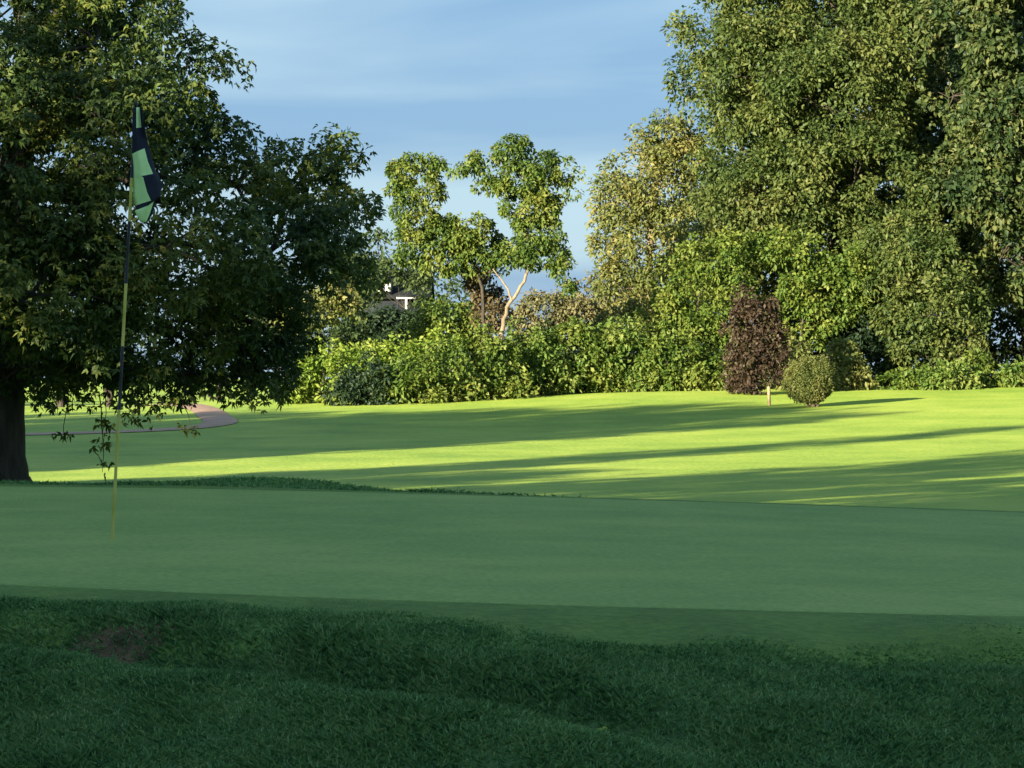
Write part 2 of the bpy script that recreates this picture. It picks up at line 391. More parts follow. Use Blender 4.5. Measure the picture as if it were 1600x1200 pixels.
def plant(name, label, cat, px, d, blobs_px, mat, leaf=(.2, .12), puff=.45, cover=1.0, lp=14, seed=1, group=None, trunk_r=.12, bark=None,
          trunk=None, depth=.85, spray=0, droop=.35, gap=0., limbs=True, part='trunk', inner=.55, sink=.03, hang=None, gx=None, up=.45, skirt=False, limb_min=.3, holes=None, sprig=.07):
    rng = np.random.RandomState(seed)
    x = (px - 800) / FP * d if gx is None else gx
    base = np.array([x, d, float(H(x, d)) - sink])
    root = setp(empty(name, base), label, cat, group)
    k = d / FP
    blobs = []
    for b in blobs_px:
        bx, by, rx, rz = b[:4]; off = b[4] if len(b) > 4 else 0
        c = at(bx, by, d) + np.array([0, off, 0]) - base
        blobs.append((c, np.array([rx * k, depth * max(rx, rz) * k if len(b) < 6 else b[5], rz * k])))
    if skirt:
        bx0 = min(b[0] - b[2] for b in blobs_px); bx1 = max(b[0] + b[2] for b in blobs_px)
        nsk = max(2, int((bx1 - bx0) / 26))
        for q in range(nsk):
            sx_ = (bx0 + (q + .5) * (bx1 - bx0) / nsk + rng.uniform(-4, 4) - 800) * k
            oy = rng.uniform(-.5, .1)
            gz = float(H(sx_, d + oy)); rz_ = rng.uniform(.28, .5)
            blobs.append((np.array([sx_, d + oy, gz + rz_ * .8]) - base, np.array([20 * k, .45, rz_])))
    P, D, PC = leaf_points(blobs, rng, puff, cover * 1.35, int(lp * 3.2), inner, gap, sprig)
    if hang:
        for (bx, by, rx, rz, nn) in hang:
            c = at(bx, by, d - .8) - base
            pp = c + rng.normal(size=(nn, 3)) * np.array([rx * k, rx * k, rz * k]) * .5
            P = np.concatenate([P, pp]); D = np.concatenate([D, unit(rng.normal(size=(nn, 3)) + np.array([0, 0, -.8]))])
    g = H(P[:, 0] + base[0], P[:, 1] + base[1]) - base[2]
    ok = P[:, 2] > g + .04
    for (hx, hy, hrx, hry) in (holes or []):
        wy = P[:, 1] + base[1]; qx = 800 + (P[:, 0] + base[0]) / wy * FP; qy = 590 - (P[:, 2] + base[2] - CAMZ) / wy * FP
        e = ((qx - hx) / hrx) ** 2 + ((qy - hy) / hry) ** 2 + .5 * wob(P[:, 0], P[:, 2], 3.0, 3)
        ok &= ~((e < 1) & (wy < d + 1.2))
    P = P[ok]; D = D[ok]
    crown = leaves_mesh('crown', P, D, rng, leaf[0], leaf[1], mat, root, droop, spray, up)
    mb = MB(); bark = bark or M_bark
    top = max(b[0][2] for b in blobs)
    if trunk is None:
        bc = np.mean([b[0] for b in blobs], 0)
        h = top * .75
        trunk = [np.array([0, 0, -.15]), np.array([bc[0] * .15, bc[1] * .15, h * .35]), np.array([bc[0] * .5, bc[1] * .4, h * .7]), np.array([bc[0] * .8, bc[1] * .5, h])]
        rad = [trunk_r * 1.25, trunk_r, trunk_r * .7, trunk_r * .3]
        paths = [(trunk, rad)]
    else:
        paths = []
        for path in trunk:
            paths.append(([at(a, b_, d) - base for a, b_, _ in path], [r_ for _, _, r_ in path]))
    for pth, rad in paths:
        pts = []; rs = []
        for i in range(len(pth) - 1):
            w_ = wiggle(pth[i], pth[i + 1], rng, 4, .05)
            for j in range(4): pts.append(w_[j]); rs.append(rad[i] + (rad[i + 1] - rad[i]) * j / 4)
        pts.append(pth[-1]); rs.append(rad[-1])
        mb.tube(pts, rs, 12 if rad[0] > .2 else 8)
    if limbs:
        allp = np.array([p for pth, _ in paths for i in range(len(pth) - 1) for p in [np.asarray(pth[i]) * (1 - t) + np.asarray(pth[i + 1]) * t for t in (0, .25, .5, .75)]])
        for c, r in blobs:
            if max(r) < limb_min: continue
            cand = allp[allp[:, 2] < c[2] + .1] if (allp[:, 2] < c[2] + .1).any() else allp
            cand = cand[cand[:, 2] > .25 * c[2]] if (cand[:, 2] > .25 * c[2]).any() else cand
            s = cand[np.argmin(np.linalg.norm((cand - c) * np.array([1, 1, .7]), axis=1))]
            mb.tube(wiggle(s, c, rng, 6, .07, .02), np.linspace(trunk_r * .26, trunk_r * .07, 7), 6)
            for q in range(5):
                e = c + unit(rng.normal(size=3) + np.array([0, 0, .3])) * r * .85
                mb.tube(wiggle(c, e, rng, 3, .12), np.linspace(trunk_r * .09, trunk_r * .025, 4), 4, False)
    if hang:
        for (bx, by, rx, rz, nn) in hang:
            c = at(bx, by, d - .8) - base
            mb.tube(wiggle(c + np.array([rng.uniform(-.2, .2), rng.uniform(0, .3), .6]), c + np.array([0, 0, -rz * k]), rng, 4, .1), np.linspace(.008, .003, 5), 4, False)
    mb.build(part, bark, root)
    return root

def copy_tree(src, x, y, rz, s, label, group=None, sz=None):
    r = src.copy(); C.objects.link(r); r['label'] = label
    if group: r['group'] = group
    r.location = (x, y, float(H(x, y)) - .03); r.rotation_euler = (0, 0, rz); r.scale = (s, s, sz or s)
    for ch in list(src.children):
        c = ch.copy(); C.objects.link(c); c.parent = r
    return r

# --- the big tree at the left, its trunk at the frame's edge
plant('shade_tree', 'huge dark tree at left, its thick trunk at the edge of the photo', 'tree', 0, 30,
      [(-20, 60, 230, 170), (120, -40, 170, 130), (170, 90, 110, 100, -1.04), (270, 130, 90, 85), (200, 220, 150, 120, -1.56), (310, 200, 80, 60, 0.52),
       (60, 280, 190, 150, -1.82), (-190, 250, 260, 280), (370, 290, 100, 80), (470, 290, 80, 65, 0.78), (530, 350, 58, 60), (520, 415, 70, 60, 0.78),
       (430, 400, 120, 90, -0.78), (290, 400, 150, 110, -1.82), (380, 500, 110, 80), (250, 520, 150, 85, -1.04), (100, 470, 170, 110, -2.08), (80, 570, 130, 50, -0.52), (330, 585, 110, 38, 0.26),
       (200, 585, 120, 42, 1.04), (-160, 500, 200, 130), (420, 560, 40, 50, -0.52), (0, 580, 90, 40, 1.56), (-60, -160, 240, 150, 1.04), (40, 180, 120, 110, -1.5), (230, 300, 110, 90, -1.6), (150, 380, 120, 90, -1.8), (320, 110, 50, 50), (570, 395, 34, 34, .3), (555, 340, 34, 30, .5), (545, 240, 14, 10), (500, 250, 34, 26), (400, 588, 50, 26), (440, 525, 46, 46, .4), (345, 608, 60, 16)],
      L_left, leaf=(.064, .030), puff=.24, cover=1.15, lp=12, spray=4, inner=.35, limb_min=.5, seed=3, trunk_r=.26, gap=.55, droop=.55, depth=.8,
      trunk=[[(-2, 752, 0.35), (0, 735, 0.29), (0, 650, 0.25), (5, 560, 0.23), (15, 400, 0.20), (30, 200, 0.15), (60, 20, 0.06)]],
      hang=[(160, 705, 10, 32, 16), (100, 680, 16, 7, 8), (215, 645, 34, 22, 26), (300, 668, 14, 7, 7), (90, 636, 50, 10, 22), (395, 620, 34, 18, 20), (160, 650, 16, 26, 16), (250, 625, 60, 10, 24), (350, 612, 60, 12, 24)])

# --- right-hand wood; HOLES are the dark hollows between its boughs, as seen in the photograph
HOLES = [(1480, 110, 34, 60), (1340, 545, 38, 42), (1572, 520, 30, 55), (1455, 205, 24, 40), (1390, 300, 26, 18), (1520, 370, 24, 26), (1200, 440, 20, 22)]
plant('golden_tree', 'golden green tree standing against the sky left of the tallest trees', 'tree', 1010, 126,
      [(1044, 196, 14, 26), (1042, 222, 26, 38), (1000, 262, 42, 52), (965, 315, 34, 45), (1030, 300, 60, 65), (1075, 250, 35, 50), (955, 372, 26, 30), (1010, 385, 70, 60), (1085, 340, 60, 70), (985, 450, 55, 35), (1050, 460, 60, 50)],
      L_gold, leaf=(.19, .115), puff=.58, cover=1.15, lp=27, seed=11, trunk_r=.22, bark=M_bark_pale, gap=.3)
plant('tall_tree', 'tallest leafy olive green tree, top cut by the photo, behind the purple tree', 'tree', 1290, 120,
      [(1120, 60, 60, 65), (1110, 130, 52, 38), (1190, 20, 90, 80), (1180, 130, 90, 90, -2), (1280, 60, 110, 100, 1), (1270, 180, 110, 100, -3), (1160, 230, 75, 75, -1), (1340, 150, 110, 120, -1),
       (1200, 320, 100, 90, -2), (1320, 290, 110, 100, -3.5), (1140, 350, 55, 70), (1270, 400, 110, 80, -2), (1230, -80, 150, 90), (1390, 60, 90, 110), (1400, 250, 80, 110, -1), (1340, 430, 80, 70, -2)],
      L_olive, leaf=(.20, .12), puff=.70, cover=1.25, lp=36, seed=12, trunk_r=.38, holes=HOLES, gap=.45, trunk=[[(1290, 612, .45), (1295, 480, .38), (1310, 330, .3), (1330, 150, .22), (1330, 20, .1)]])
plant('broadleaf_tree', 'dark broad leaved tree at the right edge of the photo', 'tree', 1612, 116,
      [(1520, 60, 75, 90), (1600, 40, 90, 120, -1), (1540, 190, 70, 70, -2), (1620, 220, 90, 90, -2), (1490, 150, 45, 60), (1560, 310, 80, 70, -2), (1650, 380, 90, 100), (1500, 290, 45, 60), (1560, 400, 70, 60, -1), (1640, -60, 120, 90), (1700, 200, 100, 160), (1610, 440, 60, 60)],
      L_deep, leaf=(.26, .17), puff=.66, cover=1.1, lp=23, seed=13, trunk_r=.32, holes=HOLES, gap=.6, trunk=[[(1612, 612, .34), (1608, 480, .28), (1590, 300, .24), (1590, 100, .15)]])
plant('drooping_tree', 'rounded olive tree drooping to the grass between the two dark hollows', 'tree', 1455, 113,
      [(1420, 390, 60, 50), (1470, 420, 70, 60), (1400, 440, 40, 45), (1450, 490, 75, 60, -1), (1490, 540, 55, 45, -1), (1440, 555, 50, 38, -1)],
      L_olive, leaf=(.19, .115), puff=.55, cover=1.1, lp=24, seed=14, trunk_r=.18, holes=HOLES, gap=.25, skirt=True)
plant('vine_tangle', 'bright green vine tangle climbing above the purple tree', 'shrub', 1245, 114,
      [(1235, 420, 50, 60), (1290, 470, 60, 50), (1250, 500, 60, 50), (1200, 400, 35, 40), (1330, 430, 50, 40)],
      L_mid, leaf=(.18, .12), puff=.48, cover=1.1, lp=20, seed=15, trunk_r=.1, holes=HOLES, gap=.35, skirt=True)
plant('gold_shrub', 'yellow topped shrub bank rising left of the purple tree', 'shrub', 1090, 113,
      [(1110, 400, 42, 45), (1140, 420, 35, 50), (1075, 450, 45, 50), (1040, 500, 40, 35), (1120, 480, 55, 60), (1080, 540, 60, 55), (1130, 560, 40, 50)],
      L_mid, leaf=(.17, .11), puff=.45, cover=1.1, lp=20, seed=16, trunk_r=.1, gap=.3, skirt=True)
plant('gold_shrub', 'sunlit golden brush crest above the shrub bank, under the golden tree', 'shrub', 1040, 117,
      [(1100, 375, 45, 25), (1060, 430, 28, 35), (1020, 485, 40, 22), (975, 510, 40, 20)], L_gold, leaf=(.2, .12), puff=.4, cover=.9, lp=12, seed=17, trunk_r=.06)
fill = [
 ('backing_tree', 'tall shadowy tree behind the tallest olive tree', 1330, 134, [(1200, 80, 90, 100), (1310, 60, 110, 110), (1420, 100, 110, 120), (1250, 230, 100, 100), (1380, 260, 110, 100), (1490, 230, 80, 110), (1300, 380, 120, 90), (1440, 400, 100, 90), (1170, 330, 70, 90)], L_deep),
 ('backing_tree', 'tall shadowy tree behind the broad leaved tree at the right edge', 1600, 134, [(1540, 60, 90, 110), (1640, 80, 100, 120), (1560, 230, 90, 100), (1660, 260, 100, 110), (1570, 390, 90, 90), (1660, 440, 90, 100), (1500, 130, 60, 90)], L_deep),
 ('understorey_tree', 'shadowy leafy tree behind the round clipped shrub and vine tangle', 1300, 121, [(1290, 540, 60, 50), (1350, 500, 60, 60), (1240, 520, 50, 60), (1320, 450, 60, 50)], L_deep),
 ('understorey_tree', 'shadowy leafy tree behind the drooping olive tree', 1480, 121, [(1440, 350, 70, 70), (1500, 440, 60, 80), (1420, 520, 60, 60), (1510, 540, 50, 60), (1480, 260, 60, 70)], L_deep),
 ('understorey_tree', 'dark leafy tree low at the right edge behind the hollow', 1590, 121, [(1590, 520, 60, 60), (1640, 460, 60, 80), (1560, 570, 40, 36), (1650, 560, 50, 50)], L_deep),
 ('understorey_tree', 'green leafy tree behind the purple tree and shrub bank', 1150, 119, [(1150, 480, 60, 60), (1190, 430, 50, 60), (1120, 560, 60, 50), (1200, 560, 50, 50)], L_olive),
]
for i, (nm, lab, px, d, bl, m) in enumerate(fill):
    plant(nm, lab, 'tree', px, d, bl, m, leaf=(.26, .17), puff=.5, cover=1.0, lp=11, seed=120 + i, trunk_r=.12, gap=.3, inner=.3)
# --- shrub bank along the far edge of the fairway
bank = [
 ('chartreuse_shrub', 'brightest yellow green shrub at the left end of the shrub bank', 500, 108, [(485, 590, 30, 32), (520, 578, 32, 40), (462, 612, 20, 18), (545, 566, 22, 20), (500, 555, 18, 16)], L_chart),
 ('dark_shrub', 'shrub with shade put into its dark green leaves, just right of the brightest yellow green shrub', 572, 106, [(570, 592, 34, 36), (590, 605, 30, 28), (555, 608, 24, 24)], L_dark),  # the tree shadow lying here is put into the dark leaf colour
 ('low_shrub', 'bright low shrub top running behind the dark shaded shrub', 610, 111, [(585, 556, 30, 16), (625, 548, 30, 16), (665, 556, 30, 18), (695, 540, 26, 26)], L_chart),
 ('leafy_shrub', 'rounded green shrub right of the dark shaded shrub', 640, 106, [(632, 595, 34, 34), (655, 580, 28, 28), (615, 608, 20, 20)], L_mid),
 ('twiggy_shrub', 'grey green twiggy shrub below the vine draped trees', 708, 107, [(700, 580, 36, 40), (725, 600, 34, 26), (680, 605, 26, 22)], L_vine),
 ('leafy_shrub', 'green shrub directly below the pale forked trunk', 780, 108, [(775, 575, 36, 36), (800, 590, 30, 26), (760, 600, 26, 20), (770, 545, 26, 22)], L_mid),
 ('leafy_shrub', 'light green shrub right of the pale forked trunk', 845, 110, [(840, 565, 40, 38), (865, 585, 34, 26), (820, 590, 26, 20), (825, 530, 34, 24)], L_bright),
 ('leafy_shrub', 'mid green shrub at the middle of the bank, left of the yellow crest', 915, 111, [(910, 560, 44, 40), (935, 580, 36, 28), (880, 588, 26, 20), (900, 530, 30, 20)], L_mid),
 ('leafy_shrub', 'yellowish shrub of the bank above the sunlit grass slope', 985, 111, [(980, 560, 44, 40), (1000, 585, 36, 24), (955, 585, 28, 22), (965, 525, 32, 22)], L_bright),
 ('leafy_shrub', 'darker green shrub of the bank nearest the purple tree', 1050, 111, [(1045, 565, 44, 40), (1080, 585, 36, 24), (1110, 580, 26, 28), (1020, 588, 24, 18)], L_mid),
]
for i, (nm, lab, px, d, bl, m) in enumerate(bank):
    plant(nm, lab, 'shrub', px, d, bl, m, leaf=(.18, .115), puff=.36, cover=1.1, lp=13, seed=40 + i, trunk_r=.05, group='shrub bank beyond the fairway', gap=.35, skirt=True, part='stem', droop=.3)
more_b = [
 ('shrub_behind', 'dull green brush behind the shrubs, left of the pale forked trunk', 700, 116, [(700, 500, 40, 34), (680, 525, 40, 26), (735, 510, 30, 30)], L_vine),
 ('dry_shrub', 'tan dry brush behind the shrubs, right of the pale forked trunk', 860, 122, [(850, 485, 45, 24), (900, 490, 40, 20), (830, 500, 26, 24)], L_tan),
 ('dry_shrub', 'brownish dry bush hanging between the two vine draped trees', 752, 113, [(752, 445, 22, 24), (765, 480, 22, 30), (745, 420, 26, 20), (780, 500, 18, 24)], L_brown),
 ('gold_bush', 'golden leaved bush glowing behind the big left tree', 505, 112, [(520, 455, 26, 24), (500, 485, 45, 22), (470, 500, 40, 20), (540, 490, 24, 24)], L_gold),
 ('yellow_shrub', 'yellowish bush just behind the round clipped shrub, on its right', 1318, 110, [(1315, 565, 26, 30), (1335, 585, 22, 18), (1290, 580, 20, 20)], L_gold),
 ('yellow_shrub', 'small yellow bush between the purple tree and the round clipped shrub', 1243, 111, [(1243, 560, 22, 26), (1250, 590, 22, 20)], L_gold),
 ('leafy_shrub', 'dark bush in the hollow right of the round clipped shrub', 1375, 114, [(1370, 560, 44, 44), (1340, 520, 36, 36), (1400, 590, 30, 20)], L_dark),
 ('low_plant', 'small bright weed clump at the foot of the drooping olive tree', 1475, 109, [(1475, 592, 20, 14), (1450, 598, 16, 10), (1500, 590, 18, 16)], L_bright),
 ('low_plant', 'dull leafy clump at the foot of the dark hollow', 1535, 110, [(1530, 580, 26, 22), (1550, 590, 18, 14)], L_mid),
 ('low_plant', 'yellow green clump at the right edge of the photo', 1592, 110, [(1592, 582, 20, 22), (1620, 575, 26, 26), (1580, 596, 14, 8)], L_bright),
 ('low_plant', 'thin weed clump left of the drooping olive tree', 1425, 109.5, [(1425, 598, 18, 9), (1400, 600, 14, 8)], L_mid),
]
for i, (nm, lab, px, d, bl, m) in enumerate(more_b):
    plant(nm, lab, 'shrub', px, d, bl, m, leaf=(.18, .115), puff=.34, cover=1.15, lp=13, seed=70 + i, trunk_r=.04, gap=.3, skirt=d < 112, part='stem')

for i, (lab, px, d, bl) in enumerate([
 ('dull brush filling the gap behind the brightest yellow green shrub', 520, 118, [(520, 545, 30, 30), (545, 520, 26, 26), (490, 560, 30, 30), (560, 560, 30, 30)]),
 ('dull brush behind the rounded green shrub', 640, 117, [(620, 565, 34, 30), (660, 560, 34, 34), (640, 595, 40, 24), (600, 590, 26, 24)]),
 ('dull brush behind the grey green twiggy shrub', 735, 117, [(720, 560, 34, 34), (755, 565, 34, 34), (740, 595, 40, 24)]),
 ('dull brush behind the light green shrub right of the forked trunk', 835, 119, [(815, 560, 34, 34), (850, 545, 34, 34), (835, 595, 44, 24)]),
 ('dull brush behind the middle of the shrub bank', 930, 120, [(905, 555, 36, 34), (945, 545, 36, 36), (930, 595, 48, 24)]),
 ('dull brush behind the right half of the shrub bank', 1025, 120, [(1005, 550, 36, 40), (1050, 540, 40, 44), (1030, 595, 50, 24)])]):
    plant('backing_brush', lab, 'shrub', px, d, bl, L_dull, leaf=(.22, .15), puff=.4, cover=1.2, lp=12, seed=140 + i, trunk_r=.04, part='stem', inner=.3, skirt=True, group='brush behind the shrub bank')
# --- vine-draped trees in the middle
plant('vine_draped_tree', 'left vine draped tree with a square leafy head against the sky', 'tree', 752, 110,
      [(655, 268, 38, 20), (655, 295, 38, 30), (648, 335, 34, 34), (668, 345, 30, 30), (640, 385, 26, 24), (690, 375, 40, 32), (735, 362, 45, 24), (760, 385, 32, 28), (700, 405, 34, 20), (672, 258, 10, 14), (665, 395, 30, 24), (780, 405, 24, 22), (720, 425, 20, 14), (630, 275, 20, 20)],
      L_vine, leaf=(.15, .10), puff=.3, cover=1.0, lp=17, seed=21, trunk_r=.06, bark=M_bark, gap=.7, limb_min=.5, droop=.6,
      trunk=[[(755, 545, 0.087), (755, 480, 0.068), (748, 420, 0.062), (700, 380, 0.050), (660, 300, 0.031)], [(750, 440, 0.043), (790, 400, 0.031)], [(700, 380, 0.031), (642, 372, 0.025)]])
plant('vine_draped_tree', 'right vine draped tree with pale forked trunk and an arm of leaves', 'tree', 783, 109,
      [(800, 232, 26, 18), (806, 214, 10, 12), (765, 246, 26, 13), (735, 256, 20, 9), (716, 264, 9, 6), (840, 258, 36, 18), (880, 268, 20, 16), (893, 285, 10, 16), (815, 280, 38, 28), (855, 292, 28, 26),
       (830, 325, 42, 30), (838, 365, 42, 30), (805, 392, 22, 20), (862, 395, 22, 18), (878, 425, 16, 20), (886, 455, 11, 24), (760, 290, 16, 10), (818, 405, 24, 16), (768, 268, 16, 16)],
      L_vine, leaf=(.15, .10), puff=.3, cover=1.0, lp=17, seed=22, trunk_r=.055, bark=M_bark_pale, gap=.7, limb_min=.5, droop=.6,
      trunk=[[(781, 545, 0.099), (784, 520, 0.087), (792, 480, 0.074), (808, 458, 0.062), (826, 420, 0.056), (826, 350, 0.043), (815, 260, 0.025)], [(800, 470, 0.050), (794, 452, 0.037), (770, 420, 0.019)]])

# --- purple columnar tree, round clipped shrub
plant('purple_tree', 'dark purple leaved column shaped small tree', 'tree', 1180, 106,
      [(1178, 478, 30, 24), (1180, 510, 40, 36), (1182, 550, 44, 38), (1180, 580, 42, 30), (1178, 600, 36, 16), (1165, 490, 24, 24), (1200, 520, 24, 34)],
      L_purple, leaf=(.16, .10), puff=.27, cover=1.0, lp=10, seed=31, trunk_r=.1, inner=.4, gap=.6, part='stem')
plant('round_shrub', 'round clipped olive shrub on a short stem', 'shrub', 1268, 97,
      [(1267, 592, 37, 31), (1262, 599, 34, 27), (1268, 614, 23, 12), (1275, 585, 26, 26)], L_round, leaf=(.065, .042), puff=.12, cover=2.0, lp=14, seed=32, trunk_r=.09, inner=.8, sprig=0,
      bark=M_bark_brown, limbs=False, part='stem', depth=1.0,
      trunk=[[(1270, 646, .10), (1270, 625, .09), (1268, 600, .05)], [(1266, 642, .05), (1258, 620, .04)], [(1274, 643, .05), (1282, 620, .04)]])

# --- wooden stake
def stake():
    x, d = at(1202, 0, 98.5)[0], 98.5
    z = float(H(x, d)); mb = MB(); h = .62; w = .08
    n = 5
    ring = [(-w, -w), (w, -w), (w, w), (-w, w)]
    mb.v += [(p[0], p[1], -.1) for p in ring] + [(p[0], p[1], h) for p in ring] + [(p[0] * .6, p[1] * .6, h + .035) for p in ring]
    for k in range(2):
        for i in range(4): mb.q.append((k * 4 + i, k * 4 + (i + 1) % 4, k * 4 + 4 + (i + 1) % 4, k * 4 + 4 + i))
    mb.q.append((8, 9, 10, 11))
    o = mb.build('marker_post', noise_mat('stake_paint', [(.3, (.34, .25, .13)), (.7, (.48, .37, .21))], scale=8, rough=.7, bump=.2), None, False)
    o.location = (x, d, z); o.rotation_euler = (0, math.radians(-2), math.radians(25)); o.scale = (.5, .5, 1)
    setp(o, 'short pale wooden marker post left of the round clipped shrub', 'post')
stake()

# ------------------------------------------------------------------ far side: house, hedge and distant trees
plant('clipped_hedge', 'dark green hedge below the dark far house', 'hedge', 612, 135,
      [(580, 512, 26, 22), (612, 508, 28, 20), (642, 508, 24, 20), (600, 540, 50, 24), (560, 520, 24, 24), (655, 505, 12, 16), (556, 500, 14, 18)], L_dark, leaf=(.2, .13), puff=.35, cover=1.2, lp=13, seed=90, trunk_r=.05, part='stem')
far = plant('distant_tree', 'dark tree beside the far house, left of the vine draped trees', 'tree', 590, 172,
      [(590, 400, 34, 34), (570, 440, 40, 40), (612, 425, 34, 26), (545, 420, 30, 40), (640, 420, 18, 14)], L_dull, leaf=(.32, .2), puff=.7, cover=.9, lp=12, seed=91, trunk_r=.18)
plant('distant_tree', 'tan far tree on the skyline right of the vine draped trees', 'tree', 935, 190,
      [(930, 465, 40, 26), (900, 480, 30, 22), (960, 455, 34, 30), (985, 480, 40, 36), (940, 500, 60, 24)], L_tan, leaf=(.32, .2), puff=.7, cover=.9, lp=12, seed=92, trunk_r=.16)
far2 = plant('distant_tree', 'dull green far tree seen under the vine draped trees', 'tree', 700, 200,
      [(690, 490, 34, 30), (720, 475, 34, 34), (660, 500, 34, 26), (745, 495, 30, 30)], L_dull, leaf=(.34, .22), puff=.8, cover=.9, lp=12, seed=93, trunk_r=.16)

plant('distant_tree', 'small dark tree half hiding the far house roof', 'tree', 662, 150,
      [(565, 425, 26, 36), (640, 432, 22, 12), (664, 452, 12, 26), (612, 424, 26, 10), (578, 455, 12, 26), (660, 490, 12, 20)], L_dull, leaf=(.24, .15), puff=.45, cover=1.1, lp=13, seed=97, trunk_r=.08)
def house():
    d = 158.0; k = d / FP
    x0 = (560 - 800) * k; x1 = (664 - 800) * k
    zb = float(H(x0, d)) - .3
    root = setp(empty('house', ((x0 + x1) / 2, d, zb)), 'dark far house with white gable windows and a white porch post', 'house')
    w = (x1 - x0) / 2; wall_h = CAMZ + (590 - 466) * k - zb; ridge = CAMZ + (590 - 425) * k - zb
    M_wall = noise_mat('slate_siding', [(.3, (.012, .016, .022)), (.7, (.02, .026, .034))], scale=3, rough=.8, bump=.2, stretch=(.3, .3, 6))
    M_roof = noise_mat('dark_shingle', [(.3, (.010, .013, .014)), (.7, (.018, .022, .024))], scale=6, rough=.9, bump=.5)
    M_white = plain('white_trim', (.8, .8, .8), .5)
    m = MB(); m.box((-w, 0, 0), (w, 7, wall_h)); m.build('wall', M_wall, root, False)
    m = MB(); ov = .35
    m.v += [(-w - ov, -ov, wall_h - .05), (w + ov, -ov, wall_h - .05), (w + ov, 3.5, ridge), (-w - ov, 3.5, ridge), (w + ov, 7 + ov, wall_h - .05), (-w - ov, 7 + ov, wall_h - .05)]
    b = len(m.v); m.v += [(p[0], p[1], p[2] + .14) for p in m.v[:b]]
    m.q += [(0, 3, 2, 1), (3, 5, 4, 2), (6, 7, 8, 9), (9, 8, 10, 11), (0, 1, 7, 6), (5, 11, 10, 4)]
    m.q += [(1, 2, 8, 7), (2, 4, 10, 8), (0, 6, 9, 3), (3, 9, 11, 5)]
    m.build('roof', M_roof, root, False)
    # dormer with two white windows
    dz0 = CAMZ + (590 - 462) * k - zb; dz1 = CAMZ + (590 - 440) * k - zb; cx = (601 - 800) * k - (x0 + x1) / 2
    m = MB(); m.box((cx - .42, -.1, dz0), (cx + .42, 2.5, dz1)); dm = m.build('dormer', M_wall, root, False)
    for s in (-1, 1):
        c = cx + s * .19
        m = MB(); m.box((c - .16, -.16, dz0 + .22), (c + .16, -.103, dz1 - .1)); f = m.build('window', M_white, root, False)
        m = MB(); m.box((c - .1, -.19, dz0 + .28), (c + .1, -.163, dz0 + .40)); m.build('pane', plain('window_glass', (.5, .55, .6), .1, .6), f, False)
    # porch beam and post
    bz = CAMZ + (590 - 466) * k - zb; px0 = (622 - 800) * k - (x0 + x1) / 2; px1 = (652 - 800) * k - (x0 + x1) / 2
    m = MB(); m.box((px0, -2.2, bz - .09), (px1, -2.0, bz)); m.build('porch_beam', M_white, root, False)
    for q in (637, 650, 624):
        c = (q - 800) * k - (x0 + x1) / 2
        m = MB(); m.box((c - .055, -2.18, 0), (c + .055, -2.02, bz - .092)); m.build('porch_post', M_white if q == 637 else M_wall, root, False)
    m = MB(); m.box((px0, -2.25, bz + .002), (px1, -.36, bz + .1)); m.build('porch_roof', M_roof, root, False)
house()

# a belt of ordinary trees closing the horizon (copies share their meshes)
rngb = np.random.RandomState(5)
spots = []
for i in range(16):
    spots.append((-60 + i * 3.2 + rngb.uniform(-1, 1), 165 + rngb.uniform(-12, 25)))
for i in range(26):
    spots.append((-70 + i * 6.2 + rngb.uniform(-1.5, 1.5), 235 + rngb.uniform(-15, 40)))
for i in range(8):
    spots.append((24 + i * 4.0 + rngb.uniform(-1, 1), 118 + rngb.uniform(-3, 14)))
for i, (x, y) in enumerate(spots):
    px = 800 + x / y * FP
    if 560 < px < 760 and y < 215: continue
    s = rngb.uniform(.75, 1.15)
    if 640 < px < 960: s *= .55
    if y < 150: s *= 1.9
    copy_tree(far if i % 2 else far2, x, y, rngb.uniform(0, 6.28), s, 'one of the dull green trees closing the horizon behind the course', 'trees closing the horizon')

# ------------------------------------------------------------------ trees out of the frame, at the sun's side, that shade the green
def uv(u, v):   # u across the sunbeams, v along them
    return u * math.cos(SUN_AZ) + v * math.sin(SUN_AZ), -u * math.sin(SUN_AZ) + v * math.cos(SUN_AZ)
belt_x, belt_y = uv(-2, -50)
def belt_tree(label, u, v, h, r, seed, cover=.8, lp=8, crown0=.2, leafm=None):
    x, y = uv(u, v)
    rng = np.random.RandomState(seed)
    root = setp(empty('belt_tree', (x, y, float(H(x, y)) - .03)), label, 'tree', 'trees beside the green')
    blobs = []
    for k in range(9):
        t = crown0 + (1 - crown0) * (k + .5) / 9
        rr = r * (.55 + .45 * math.sin(math.pi * min(1, t * 1.05)))
        a = rng.uniform(0, 6.28); o = rr * .35
        blobs.append((np.array([o * math.cos(a), o * math.sin(a), h * t]), np.array([rr * .75, rr * .75, h * .12])))
    P, D, _ = leaf_points(blobs, rng, .7, cover, lp, .3)
    P = P[P[:, 2] > .3]; D = D[:len(P)]
    leaves_mesh('crown', P, D, rng, .42, .3, L_deep, root)
    mb = MB(); mb.tube([np.array([0, 0, -.2]), np.array([.1, 0, h * .3]), np.array([0, .1, h * .6]), np.array([0, 0, h * .92])], [.42, .33, .2, .06], 10)
    for c, rr in blobs: mb.tube(wiggle(np.array([0, 0, c[2] * .85]), c + rr * .4, rng, 4, .1), np.linspace(.1, .03, 5), 5)
    mb.build('trunk', M_bark, root)
    return root
lab_b = 'tree beside the green, out of view behind the camera on the sunny side'
bt = belt_tree(lab_b, -2, -27, 16, 2.9, 301, 5.5, 9, .03)
